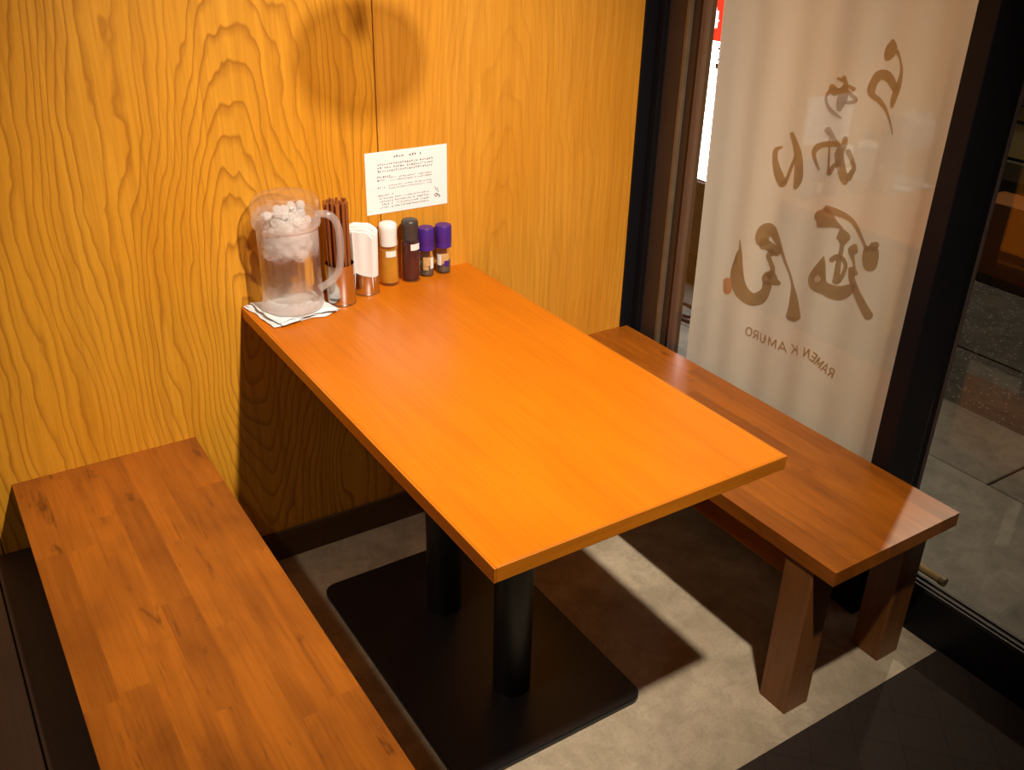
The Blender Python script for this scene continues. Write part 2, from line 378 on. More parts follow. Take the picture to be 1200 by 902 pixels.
# ------------------------------------------------------------------ table
TW, TL, TZ = .578, 1.06, .700
tb = thing('pedestal_table', (TW/2, -TL/2, 0), 'honey-coloured rectangular wooden dining table on two black columns', 'table')
top = obj('tabletop', bm_box(.004, TW-.004, -TL+.004, 0.0, TZ-.025, TZ, .0012, 2), M['table'], tb)
box('edge_band', 0, .004, -TL, 0, TZ-.026, TZ, M['table_edge'], top, .0010, 2)
box('edge_band', TW-.004, TW, -TL, 0, TZ-.026, TZ, M['table_edge'], top, .0010, 2)
M['table_edge_x'] = stave_wood('table_edge_wood_across', (.62, .19, .008), (.36, .09, .004), .3, .5, 0.0, 0, .4)
box('edge_band', .004, TW-.004, -TL, -TL+.004, TZ-.026, TZ, M['table_edge_x'], top, .0010, 2)
PX, PY = (.065, .515), (-.857, -.175)
b = bmesh.new(); R = .032; pts = []
for cx, cy, a0 in ((PX[1]-R, PY[1]-R, 0), (PX[0]+R, PY[1]-R, 90), (PX[0]+R, PY[0]+R, 180), (PX[1]-R, PY[0]+R, 270)):
    for i in range(9):
        a = math.radians(a0+i*90/8); pts.append((cx+R*math.cos(a), cy+R*math.sin(a)))
f = b.faces.new([b.verts.new((x, y, 0)) for x, y in pts])
ex = bmesh.ops.extrude_face_region(b, geom=[f]); bmesh.ops.translate(b, vec=(0, 0, .012), verts=[g for g in ex['geom'] if isinstance(g, bmesh.types.BMVert)])
bmesh.ops.recalc_face_normals(b, faces=b.faces)
bmesh.ops.bevel(b, geom=[e for e in b.edges if all(abs(v.co.z-.012) < 1e-5 for v in e.verts)], offset=.0025, segments=2, affect='EDGES')
obj('base_plate', b, M['black_steel'], tb, True)
for py in (-.385, -.681):
    lathe('column', [(0, .011), (.0405, .011), (.0405, .672), (0, .672)], (.289, py), M['black_steel'], tb, 36)
    box('mounting_plate', .289-.15, .289+.15, py-.06, py+.06, .668, .675, M['black_steel'], tb, .002)

# ------------------------------------------------------------------ benches
HB = .410
def bench(x0, x1, yf, label, seed, inset):
    rr = random.Random(seed)
    t = thing('wooden_bench', ((x0+x1)/2, yf/2, 0), label, 'bench', 'wooden benches on both sides of the table')
    th = .032
    seat = box('seat', x0+.002, x1-.002, yf+.002, -.002, HB-th, HB-.006, M['bench_x'], t)
    n = 7; wd = (x1-x0)/n
    for i in range(n):
        y = 0.0
        first = True
        while y > yf+1e-4:
            L = rr.uniform(.16, .46) if first else rr.uniform(.26, .56)
            first = False
            e = y-L
            if e < yf+.13: e = yf
            box('stave', x0+i*wd, x0+(i+1)*wd, e, y, HB-th-.0005, HB, M['bench'], seat)
            y = e
    lw = .071
    for lx in (x0+.003+inset, x1-.006-lw):
        for ly in (yf+.048, -.052-lw):
            box('leg', lx, lx+lw, ly, ly+lw, 0, HB-th, M['bench_v'], t, .002, 2)
    for lx in (x0+.015+inset, x1-.037): box('apron_rail', lx, lx+.022, yf+.048+lw, -.052-lw, HB-th-.062, HB-th, M['bench'], t, .001)
    for ly in (yf+.07, -.090): box('apron_rail', x0+.003+lw+inset, x1-.006-lw, ly, ly+.022, HB-th-.062, HB-th, M['bench_x'], t, .001)
    return t
bench(.735, 1.114, -1.095, 'brown wooden bench along the shop window, free end by the dark mat', 3, 0.0)
bench(-.520, -.140, -1.22, 'brown wooden bench beside the dark plank platform, away from the window', 11, 0.045)

# low dark platform left of the bench
pf = thing('plank_platform', (-1.0, -1.0, 0), 'low dark-stained plank platform against the timber wall', 'platform')
box('riser', -2.2, -.490, -2.9, -.004, 0, .222, M['platform'], pf)
edges = [-.486, -.588, -.712, -.824, -.936, -1.048, -1.16, -1.272, -1.384, -1.496, -1.608, -1.72, -1.832, -1.944, -2.056, -2.2]
for a, c in zip(edges, edges[1:]):
    box('plank', c+.0015, a-.0015, -2.9, -.002, .2215, .250, M['platform'], pf, .0015)

# ------------------------------------------------------------------ door mat
md = box('door_mat', -.05, 1.183, -2.9, -1.100, 0, .007, M['mat'], None, .002)
tag(md, 'dark brown rubber floor mat with faint diamond lines inside the door', 'mat')

# ------------------------------------------------------------------ things on the table
# folded cloth
def towel():
    b = bmesh.new(); rr = random.Random(5)
    lay = [((.004, -.006), (.020, -.148), (.172, -.134), (.160, -.006), .7003), ((.008, -.010), (.038, -.152), (.178, -.128), (.150, -.008), .7040), ((.012, -.012), (.030, -.138), (.168, -.142), (.158, -.014), .7077)]
    n = 18
    for li, (p00, p01, p11, p10, z0) in enumerate(lay):
        g = []
        for side in (0, 1):
            row = []
            for i in range(n+1):
                for j in range(n+1):
                    u, v = i/n, j/n
                    x = (p00[0]*(1-u)+p10[0]*u)*(1-v)+(p01[0]*(1-u)+p11[0]*u)*v
                    y = (p00[1]*(1-u)+p10[1]*u)*(1-v)+(p01[1]*(1-u)+p11[1]*u)*v
                    e = min(u, 1-u, v, 1-v)
                    wv = mnoise.noise(V((x*45, y*45, li*9.1)))
                    x += .010*mnoise.noise(V((y*28, li*3.3, .5)))*(1 if e < .2 else .3); y += .010*mnoise.noise(V((x*30, li*5.1, 2.5)))*(1 if e < .2 else .3)
                    y = min(y, -.002)
                    th = .0036*(1 if e > .03 else .45)
                    z = z0+(th if side else (0 if e > .03 else .0012))
                    z += .0032*(.5+wv)*(1.0 if li else .4)*(1.3 if e < .15 else .7)
                    row.append(b.verts.new((x, y, max(z, .7001))))
            g.append(row)
        for i in range(n):
            for j in range(n):
                a, c, d, e2 = i*(n+1)+j, (i+1)*(n+1)+j, (i+1)*(n+1)+j+1, i*(n+1)+j+1
                b.faces.new((g[0][a], g[0][e2], g[0][d], g[0][c])); b.faces.new((g[1][a], g[1][c], g[1][d], g[1][e2]))
        rim = [i*(n+1) for i in range(n+1)]+[n*(n+1)+j for j in range(1, n+1)]+[i*(n+1)+n for i in range(n-1, -1, -1)]+[j for j in range(n-1, 0, -1)]
        for p, q in zip(rim, rim[1:]+rim[:1]): b.faces.new((g[0][p], g[0][q], g[1][q], g[1][p]))
    bmesh.ops.recalc_face_normals(b, faces=b.faces)
    o = obj('folded_cloth', b, M['towel'], None, True)
    tag(o, 'folded pale blue-grey cloth lying under the water jug', 'cloth')
towel()
# water jug
JC = (.092, -.080); JZ = .7132
jug = thing('water_jug', (JC[0], JC[1], JZ), 'large clear plastic water jug with frosted lid and looped handle', 'jug')
body = [(0, JZ), (.058, JZ), (.0645, JZ+.004), (.0665, JZ+.012), (.0655, JZ+.030), (.0640, JZ+.07), (.0640, JZ+.185)]
lathe('body', body, JC, M['jug'], jug, 56)
lid = [(.0655, JZ+.180), (.0695, JZ+.184), (.0715, JZ+.192), (.0715, JZ+.226), (.0690, JZ+.238), (.062, JZ+.246), (.050, JZ+.2495), (.046, JZ+.2465), (.030, JZ+.2475), (0, JZ+.248)]
lathe('lid', lid, JC, M['jug'], jug, 56)
hd = V((.90, -.43, 0)).normalized()
hp = [(.060, .205), (.080, .206), (.097, .197), (.106, .175), (.108, .14), (.106, .10), (.100, .075), (.086, .058), (.066, .044), (.058, .040)]
hp = [(JC[0]+hd.x*r, JC[1]+hd.y*r, JZ+z) for r, z in catmull(hp, 5)]
obj('handle', bm_tube(hp, .0080, 14), M['handle'], jug, True)
wt = lathe('water', [(0, JZ+.0195), (.045, JZ+.0215), (.0558, JZ+.0285), (.0602, JZ+.05), (.0602, JZ+.205), (0, JZ+.205)], JC, M['water'], None, 48)
tag(wt, 'clear drinking water filling the jug', 'water', kind='stuff')
rr = random.Random(21); b = bmesh.new()
for i in range(150):
    a = rr.uniform(0, 6.283); r = math.sqrt(rr.random())*.047; zz = JZ+.122+rr.random()*.088+(.012*math.sin(a*2.0))
    q = bmesh.new(); bmesh.ops.create_cube(q, size=rr.uniform(.014, .020)); bmesh.ops.bevel(q, geom=list(q.edges), offset=.003, segments=2, affect='EDGES')
    bmesh.ops.transform(q, matrix=Matrix.Translation((JC[0]+r*math.cos(a), JC[1]+r*math.sin(a), zz)) @ Matrix.Rotation(rr.uniform(0, 3), 4, V((rr.random(), rr.random(), rr.random()+.1)).normalized()), verts=q.verts)
    me = bpy.data.meshes.new('t'); q.to_mesh(me); q.free(); b.from_mesh(me); bpy.data.meshes.remove(me)
ice = obj('ice', b, M['ice'], None, True)
tag(ice, 'cloudy mass of small ice cubes floating in the jug', 'ice', kind='stuff')

# chopstick cup and chopsticks
HC = (.203, -.083)
def cup(name, c, r, h, label, slope=0.0):
    t = thing(name, (c[0], c[1], TZ), label, 'holder')
    bm = bm_lathe([(0, TZ+.0002), (r-.001, TZ+.0002), (r, TZ+.0015), (r, TZ+h), (r-.0012, TZ+h), (r-.0012, TZ+.003), (0, TZ+.003)], c, 48)
    if slope:
        for v in bm.verts:
            if v.co.z > TZ+.01: v.co.z += -(v.co.x-c[0])*slope-(v.co.y-c[1])*slope*-.6
    obj('cup', bm, M['steel'], t, True)
    bm = bm_lathe([(r+.0004, TZ+.001), (r+.0006, TZ+.002), (r+.0006, TZ+.004), (r-.0002, TZ+.005)], c, 48)
    obj('foot_ring', bm, M['steel'], t, True)
    return t
cup('chopstick_cup', HC, .0320, .094, 'tall brushed steel cup full of brown chopsticks')
rr = random.Random(4)
spots = []
while len(spots) < 34:
    a = rr.uniform(0, 6.283); r = math.sqrt(rr.random())*.0262
    p = (r*math.cos(a), r*math.sin(a))
    if all((p[0]-q[0])**2+(p[1]-q[1])**2 > .0062**2 for q in spots) or rr.random() < .004: spots.append(p)
for i, p in enumerate(spots):
    L = rr.uniform(.226, .231)
    base = V((HC[0]+p[0]*.90, HC[1]+p[1]*.90, TZ+.0032)); lean = V((p[0]*.38+rr.uniform(-.003, .003), p[1]*.38+rr.uniform(-.003, .003), 1))
    # the end point keeps off the wall
    topp = base+lean.normalized()*L
    if topp.y > -.008: topp.y = -.008
    bm = bm_tube([base, base.lerp(topp, .5), topp.lerp(base, .012), topp], [.0021, .0028, .0034, .0030], 8)
    o = obj('chopstick', bm, M['chopstick'], None, False)
    tag(o, 'brown lacquered chopstick standing in the steel cup', 'chopstick', 'chopsticks in the steel cup')

# napkin cup and napkins
NC = (.277, -.053)
cup('napkin_cup', NC, .0308, .050, 'short steel cup with slanted rim holding white napkins', .22)
fw = V((-.55, -.83, 0)).normalized(); sd = V((.83, -.55, 0)).normalized()
for i in range(9):
    dd = -.020+i*.005
    hw = math.sqrt(max(.0001, .0285**2-dd**2)); hw = min(hw, .0275)
    ttop = .158+(.004 if i % 2 else 0)-abs(i-4)*.0012
    bm = bmesh.new(); prof = []
    n = 8
    for s in range(n+1):
        u = -1+2*s/n
        for lv in range(5):
            h = lv/4
            wv = .0013*math.sin(u*5+i*1.9)*h
            lean = .007*(dd/.02)*h
            hh = .004+(ttop-.004)*h-(.020*max(0, u-.35)*h if u > .35 else 0)
            P = V((NC[0], NC[1], TZ))+sd*(hw*u*(1+.10*h))+fw*(dd+wv+lean)+V((0, 0, hh))
            P.y = min(P.y, -.004)
            prof.append(P)
    A = [bm.verts.new(p) for p in prof]; B = [bm.verts.new(p+fw*.0026+V((0, 0, -.0015 if (ix % 5) == 4 else 0))) for ix, p in enumerate(prof)]
    W_ = 5
    for s in range(n):
        for lv in range(4):
            a, c, d, e = s*W_+lv, (s+1)*W_+lv, (s+1)*W_+lv+1, s*W_+lv+1
            bm.faces.new((A[a], A[c], A[d], A[e])); bm.faces.new((B[a], B[e], B[d], B[c]))
    for s in range(n):
        bm.faces.new((A[s*W_], B[s*W_], B[(s+1)*W_], A[(s+1)*W_])); bm.faces.new((A[s*W_+4], A[(s+1)*W_+4], B[(s+1)*W_+4], B[s*W_+4]))
    for lv in range(4):
        bm.faces.new((A[lv], A[lv+1], B[lv+1], B[lv])); q = n*W_; bm.faces.new((A[q+lv], B[q+lv], B[q+lv+1], A[q+lv+1]))
    bmesh.ops.recalc_face_normals(bm, faces=bm.faces)
    tag(obj('paper_napkin', bm, M['napkin'], None, True), 'folded white paper napkin standing in the short steel cup', 'napkin', 'napkins in the steel cup')

# sauce bottles
def wrap(name, c, r, z0, z1, a0, a1, mat, parent, seg=12):
    bm = bmesh.new(); lo, hi = [], []
    for i in range(seg+1):
        a = a0+(a1-a0)*i/seg
        lo.append(bm.verts.new((c[0]+r*math.cos(a), c[1]+r*math.sin(a), z0))); hi.append(bm.verts.new((c[0]+r*math.cos(a), c[1]+r*math.sin(a), z1)))
    for i in range(seg): bm.faces.new((lo[i], lo[i+1], hi[i+1], hi[i]))
    return obj(name, bm, mat, parent, True)
CAMA = math.radians(-123)   # direction from the bottles towards the open side of the room
def sauce(name, c, label, liquid, capmat, capr, zt, zc, rb):
    t = thing(name, (c[0], c[1], TZ), label, 'bottle')
    gl = [(0, TZ), (rb-.002, TZ), (rb, TZ+.003), (rb, TZ+.012), (rb-.0008, TZ+.04), (rb-.0016, zc-.004), (capr-.001, zc+.001), (capr-.003, zc+.004)]
    lathe('glass', gl, c, M['bottle'], t, 36)
    lathe('contents', [(0, TZ+.006), (rb-.003, TZ+.0065), (rb-.0018, TZ+.010), (rb-.0026, TZ+.04), (rb-.0034, zc-.008), (0, zc-.008)], c, liquid, t, 32)
    cap = lathe('cap', [(capr-.0014, zc), (capr, zc+.001), (capr, zc+.018), (capr+.0012, zt-.016), (capr+.0014, zt-.007), (capr-.002, zt-.002), (capr*.55, zt), (0, zt+.0004)], c, capmat, t, 36)
    return t
o1 = sauce('vinegar_bottle', (.347, -.031), 'clear bottle of amber liquid with a white cap', M['oil'], M['white_plastic'], .0200, .850, .795, .0232)
wrap('label', (.347, -.031), .0222, .7715, .786, CAMA-.15, CAMA+1.0, M['label_white'], o1)
o2 = sauce('soy_sauce_bottle', (.402, -.034), 'dark red soy sauce bottle with a brown-black cap', M['soy'], M['grey_plastic'], .0186, .850, .800, .0228)
wrap('label', (.402, -.034), .0222, .779, .794, CAMA+.15, CAMA+1.35, M['label_white'], o2)
def pepper(c, label, flip):
    t = thing('pepper_jar', (c[0], c[1], TZ), label, 'jar', 'purple-lidded pepper jars')
    r = .0180
    lathe('glass', [(0, TZ), (r-.002, TZ), (r, TZ+.003), (r, TZ+.046), (r-.002, TZ+.054), (r-.004, TZ+.060), (r-.004, TZ+.068)], c, M['bottle'], t, 32)
    lathe('contents', [(0, TZ+.003), (r-.002, TZ+.004), (r-.0015, TZ+.030), (0, TZ+.032)], c, M['pepper'], t, 28)
    bm = bmesh.new(); seg = 48; prof = [(r-.002, TZ+.064), (r+.0012, TZ+.065), (r+.0014, TZ+.075), (r+.0010, TZ+.076), (r+.0016, TZ+.078), (r+.0016, TZ+.116), (r, TZ+.119), (r-.006, TZ+.1195), (0, TZ+.1195)]
    bm_lathe(prof, c, seg, bm)
    for v in bm.verts:
        d = V((v.co.x-c[0], v.co.y-c[1])); a = math.atan2(d.y, d.x)
        if TZ+.077 < v.co.z < TZ+.117 and d.length > .01:
            s = 1+.014*(1 if round(a/(2*math.pi/seg)) % 2 else -1); v.co.x = c[0]+d.x*s; v.co.y = c[1]+d.y*s
    obj('lid', bm, M['purple'], t, True)
    if flip:
        wrap('label', c, r+.0004, TZ+.022, TZ+.050, CAMA-.9, CAMA-.2, M['label_white'], t); wrap('label', c, r+.0004, TZ+.026, TZ+.052, CAMA-.2, CAMA+.8, M['label_tan'], t)
        wrap('label', c, r+.0007, TZ+.020, TZ+.034, CAMA+.15, CAMA+.85, M['purple'], t)
    else:
        wrap('label', c, r+.0004, TZ+.028, TZ+.050, CAMA-.35, CAMA+.55, M['label_tan'], t); wrap('label', c, r+.0004, TZ+.020, TZ+.048, CAMA+.62, CAMA+1.2, M['label_white'], t)
        wrap('label', c, r+.0007, TZ+.018, TZ+.027, CAMA-.35, CAMA+.35, M['label_tan'], t)
pepper((.449, -.0245), 'small glass pepper jar with purple lid, beside the soy sauce bottle', False)
pepper((.4945, -.0265), 'small glass pepper jar with purple lid, last in the condiment row', True)

# ------------------------------------------------------------------ notice on the wall
nt = thing('paper_notice', (.416, 0, .86), 'white printed paper notice taped to the timber wall', 'notice')
x0, x1, z0, z1 = .3115, .5205, .8605, 1.0025
box('sheet', x0, x1, -.0012, -.0003, z0, z1, M['paper'], nt)
rr = random.Random(12)
def text_line(u0, u1, v, hgt, mat, gap=.06):
    b = bmesh.new(); xx = x0+(x1-x0)*u0; xe = x0+(x1-x0)*u1; zc = z1-(z1-z0)*v; y = -.0014
    def rect(ax, az, bx, bz):
        b.faces.new([b.verts.new(p) for p in ((ax, y, az), (bx, y, az), (bx, y, bz), (ax, y, bz))])
    while xx < xe:
        s = hgt*rr.uniform(.75, 1.0); t = hgt*.22
        if rr.random() > gap:
            for i in range(rr.randint(2, 4)):
                if rr.random() < .55:
                    zz = zc+rr.uniform(-.45, .4)*s; a = rr.uniform(0, .3)*s; rect(xx+a, zz, xx+s*rr.uniform(.7, 1.0), zz+t)
                else:
                    xv = xx+rr.uniform(.1, .8)*s; rect(xv, zc-s*rr.uniform(.2, .5), xv+t, zc+s*rr.uniform(.15, .5))
        xx += hgt*1.18
    obj('text_line', b, mat, nt)
text_line(.34, .66, .10, .0056, M['ink'])
for v in (.205, .26, .315): text_line(.145, .80, v, .0048, M['ink'])
text_line(.135, .30, .405, .0042, M['ink']); text_line(.135, .23, .455, .0044, M['ink'])
for v in (.43, .475, .555, .60): text_line(.27, .80, v, .0038, M['ink'])
text_line(.135, .22, .575, .0044, M['ink']); text_line(.14, .31, .705, .0042, M['ink'])
for v in (.755, .805, .855, .905): text_line(.155, .30, v, .0042, M['ink']); text_line(.34, .76, v-.005, .0040, M['ink'])
def notice_stroke(pts, wd, mat):
    b = bmesh.new(); P = catmull(pts, 5); y = -.0014; L = []
    for i, p in enumerate(P):
        q = P[min(i+1, len(P)-1)]; o_ = P[max(i-1, 0)]; t = V((q[0]-o_[0], q[1]-o_[1])).normalized(); nrm = V((-t.y, t.x))*wd
        L.append((b.verts.new((p[0]+nrm.x, y, p[1]+nrm.y)), b.verts.new((p[0]-nrm.x, y, p[1]-nrm.y))))
    for a, c in zip(L, L[1:]): b.faces.new((a[0], c[0], c[1], a[1]))
    obj('logo_stroke', b, mat, nt)
lx, lz = .4935, .884
notice_stroke([(lx-.006, lz+.022), (lx-.004, lz+.016), (lx-.001, lz+.013)], .0006, M['ink'])
notice_stroke([(lx-.001, lz+.019), (lx+.002, lz+.010), (lx+.004, lz+.007)], .0006, M['ink'])
notice_stroke([(lx-.008, lz-.001), (lx-.003, lz+.005), (lx, lz), (lx-.005, lz-.003)], .0010, M['ink'])
notice_stroke([(lx+.002, lz+.004), (lx+.005, lz-.001), (lx+.009, lz-.003)], .0010, M['ink'])
notice_stroke([(lx+.003, lz-.003), (lx+.006, lz-.0055)], .0009, M['ink_red'])

# ------------------------------------------------------------------ hanging banner outside the window
BX = 1.262; BY0, BY1 = -.880, -.080
def bsurf(y, z):
    """gentle hanging folds of the cloth"""
    s = (y-BY1)/(BY0-BY1)
    f = .0045*math.sin(s*19+.6)*(.55+.45*math.sin(z*1.3))+.003*math.sin(s*41+z*.8)
    edge = max(0, 1-s/.05)
    return BX+f+.007*edge*edge+.004*math.sin(z*2.1)
bn = thing('hanging_banner', (BX, (BY0+BY1)/2, .09), 'pale cloth shop banner with brown brush lettering hung outside the window', 'banner')
b = bmesh.new(); nu, nv = 90, 60; g = []
for i in range(nu+1):
    y = BY1+(BY0-BY1)*i/nu
    col = []
    for j in range(nv+1):
        z = .118+(2.02-.118)*j/nv
        yy = y-.022*max(0, 1-(i/nu)/.2)*(1-min(1, z/1.3))
        col.append(b.verts.new((bsurf(y, z), yy, z)))
    g.append(col)
for i in range(nu):
    for j in range(nv): b.faces.new((g[i][j], g[i+1][j], g[i+1][j+1], g[i][j+1]))
obj('cloth', b, M['banner'], bn, True)
obj('dowel', bm_tube([(BX, -1.020, .120), (BX, -.5, .120), (BX, -.07, .120)], .0095, 14), M['dowel'], bn, True)
obj('dowel_cap', bm_tube([(BX, -1.034, .120), (BX, -1.020, .120)], .0115, 14), M['brass'], bn, True)
obj('top_rod', bm_tube([(BX, -.93, 2.02), (BX, -.03, 2.02)], .0095, 14), M['dowel'], bn, True)
for y in (-.86, -.12): obj('hanger', bm_tube([(BX, y, 2.02), (BX, y, 2.12), (1.245, y, 2.14)], .004, 8), M['black_steel'], bn, True)
LAY = [0]
def ink_point(u, v, lift):
    p = at(u, v, 0, BX); 
    for _ in range(3): p = at(u, v, 0, bsurf(p.y, p.z))
    return V((p.x-lift, p.y, p.z))
def glyph(region, width, strokes, mat='banner_ink'):
    sc = (region[2]-region[0])/width; b = bmesh.new()
    for st in strokes:
        LAY[0] += 1; lift = .0024+.00006*(LAY[0] % 12)
        P = catmull(st, 6); rows = []
        def pt(x, y): return b.verts.new(ink_point(region[0]+x*sc, region[1]+y*sc, lift))
        n = len(P)
        for i, p in enumerate(P):
            q = P[min(i+1, n-1)]; o_ = P[max(i-1, 0)]
            t = V((q[0]-o_[0], q[1]-o_[1])); t = t.normalized() if t.length > 1e-6 else V((1, 0))
            nr = V((-t.y, t.x))*max(1.5, p[2]*1.12)*(1+.05*mnoise.noise(V((p[0]*.06, p[1]*.06, 1.0))))
            if i == 0: cap0 = (p, t)
            rows.append((pt(p[0]+nr.x, p[1]+nr.y), pt(p[0]-nr.x, p[1]-nr.y)))
        for a, c in zip(rows, rows[1:]): b.faces.new((a[0], c[0], c[1], a[1]))
        for (p, t, row, sg) in ((P[0], V((P[1][0]-P[0][0], P[1][1]-P[0][1])).normalized(), rows[0], -1), (P[-1], V((P[-1][0]-P[-2][0], P[-1][1]-P[-2][1])).normalized(), rows[-1], 1)):
            r = max(1.5, p[2]); nr = V((-t.y, t.x)); arc = [row[0]]
            for k_ in range(1, 6):
                a = math.pi*k_/6; arc.append(pt(p[0]+nr.x*r*math.cos(a)+t.x*sg*r*math.sin(a)*.7, p[1]+nr.y*r*math.cos(a)+t.y*sg*r*math.sin(a)*.7))
            arc.append(row[1]); b.faces.new(arc)
    return obj('brush_character', b, M[mat], bn)
glyph((830, 230, 940, 390), 620, [
    [(213, 285, 3), (215, 340, 8), (208, 400, 20), (196, 470, 34), (196, 550, 42), (215, 610, 42), (250, 655, 40), (300, 680, 38), (350, 665, 38), (384, 620, 28), (394, 580, 30)],
    [(385, 550, 36), (415, 540, 42), (450, 565, 22), (475, 572, 12)],
    [(365, 305, 38), (362, 265, 42), (385, 222, 40), (420, 222, 34), (452, 272, 22), (490, 365, 11), (520, 450, 8), (548, 525, 7), (562, 590, 9), (568, 650, 20), (570, 720, 31), (566, 795, 45)],
    [(365, 310, 34), (400, 325, 30), (435, 350, 28), (465, 365, 28)],
    [(430, 365, 22), (403, 392, 15), (415, 430, 13), (430, 470, 14), (425, 500, 16), (405, 525, 20)],
    [(200, 360, 3), (188, 400, 6), (185, 450, 10)]])
glyph((930, 220, 1050, 390), 637, [
    [(160, 170, 34), (182, 180, 60), (220, 200, 46), (262, 224, 22), (305, 250, 8)],
    [(205, 128, 20), (270, 150, 20), (330, 176, 16), (380, 215, 12), (420, 290, 9), (450, 360, 8), (462, 385, 14)],
    [(488, 385, 42), (483, 440, 46), (480, 492, 36)], [(500, 365, 26), (526, 350, 16)],
    [(305, 265, 18), (314, 308, 40), (308, 350, 15), (300, 400, 13), (286, 460, 15), (276, 530, 18), (270, 585, 22)],
    [(236, 450, 14), (270, 430, 17), (308, 440, 13), (328, 480, 11), (315, 530, 12), (288, 578, 12)],
    [(388, 358, 14), (374, 388, 29), (368, 415, 16), (378, 455, 7), (382, 500, 9), (386, 532, 18)],
    [(360, 500, 14), (368, 570, 18), (400, 660, 20), (440, 740, 24), (474, 800, 26)],
    [(190, 428, 5), (180, 470, 22), (160, 530, 42), (152, 585, 50), (195, 622, 36), (250, 648, 38), (300, 652, 40), (345, 632, 30), (378, 612, 18)]])
glyph((890, 70, 1020, 230), 733, [
    [(155, 575, 6), (115, 595, 14), (108, 650, 16), (120, 720, 22), (145, 790, 28), (155, 820, 18), (180, 800, 12), (215, 710, 10), (242, 640, 8)],
    [(218, 485, 12), (245, 560, 18), (262, 640, 24), (265, 720, 26), (260, 790, 26), (240, 845, 12)]])
glyph((890, 70, 1020, 230), 733, [
    [(455, 460, 22), (480, 495, 16), (505, 535, 15), (525, 570, 12)],
    [(470, 520, 5), (466, 620, 6), (462, 720, 8), (465, 748, 14), (500, 700, 14), (540, 672, 14)],
    [(535, 560, 12), (480, 555, 18), (420, 560, 16), (382, 582, 18), (365, 620, 12), (380, 680, 9), (400, 725, 5)],
    [(575, 515, 15), (562, 570, 18), (535, 610, 26), (535, 660, 28), (548, 725, 26), (566, 785, 26), (570, 815, 16)],
    [(590, 600, 16), (615, 660, 14), (632, 712, 12), (615, 745, 16), (590, 785, 20)]])
glyph((890, 70, 1020, 230), 733, [
    [(522, 120, 7), (545, 130, 9), (558, 140, 9)], [(562, 112, 12), (575, 160, 14), (560, 230, 30), (540, 290, 26), (530, 332, 14)],
    [(482, 172, 17), (502, 208, 28), (540, 200, 14), (580, 170, 10), (632, 196, 13)],
    [(472, 200, 10), (445, 250, 8), (460, 310, 10), (500, 355, 12), (545, 385, 5)],
    [(595, 215, 12), (640, 265, 13), (590, 283, 11), (550, 262, 18)]])
glyph((1000, 30, 1080, 170), 515, [
    [(305, 108, 10), (302, 140, 28), (292, 180, 40), (268, 232, 30), (258, 252, 18)],
    [(335, 190, 14), (362, 262, 7), (370, 340, 10), (355, 420, 16), (332, 490, 22), (306, 570, 18), (297, 612, 11)],
    [(325, 490, 20), (290, 412, 30), (250, 374, 36), (202, 374, 32), (166, 420, 28), (142, 482, 28), (152, 525, 22), (200, 562, 18), (245, 620, 12), (270, 680, 7), (290, 750, 5), (302, 820, 3)]])
glyph((830, 230, 940, 390), 620, [[(131, 552, 24), (131, 590, 24), (131, 628, 24)]], 'seal').name = 'seal_mark'
# RAMEN KAMURO along an arc; it reads from the street side
letters = [('R', 1010, 572), ('A', 955, 532), ('M', 903, 487), ('E', 852, 437), ('N', 792, 397), ('K', 685, 370), ('A', 580, 345), ('M', 490, 310), ('U', 408, 270), ('R', 347, 240), ('O', 286, 213)]
pos = [ink_point(840+x*.13333, 360+y*.13333, .0008) for _, x, y in letters]
arc_ = lambda cx, cy, rx, ry, a0, a1, n=10: [(cx+rx*math.cos(math.radians(a0+(a1-a0)*q/n)), cy+ry*math.sin(math.radians(a0+(a1-a0)*q/n))) for q in range(n+1)]
GL = {'R': [[(-.4, -.5), (-.4, .5)], [(-.4, .44), (0, .44)]+arc_(.05, .2, .35, .24, 90, -90)+[(-.4, -.04)], [(0, -.04), (.42, -.5)]],
      'A': [[(-.5, -.5), (0, .5), (.5, -.5)], [(-.32, -.18), (.32, -.18)]],
      'M': [[(-.45, -.5), (-.45, .5)], [(-.45, .5), (0, -.3), (.45, .5)], [(.45, .5), (.45, -.5)]],
      'E': [[(-.35, -.5), (-.35, .5)], [(-.35, .44), (.4, .44)], [(-.35, 0), (.32, 0)], [(-.35, -.44), (.4, -.44)]],
      'N': [[(-.42, -.5), (-.42, .5)], [(-.42, .46), (.42, -.46)], [(.42, -.5), (.42, .5)]],
      'K': [[(-.4, -.5), (-.4, .5)], [(.4, .5), (-.38, -.08)], [(-.12, .1), (.44, -.5)]],
      'U': [[(-.4, .5), (-.4, -.1)]+arc_(0, -.1, .4, .36, 180, 360)+[(.4, .5)]],
      'O': [arc_(0, 0, .46, .46, 0, 360, 22)]}
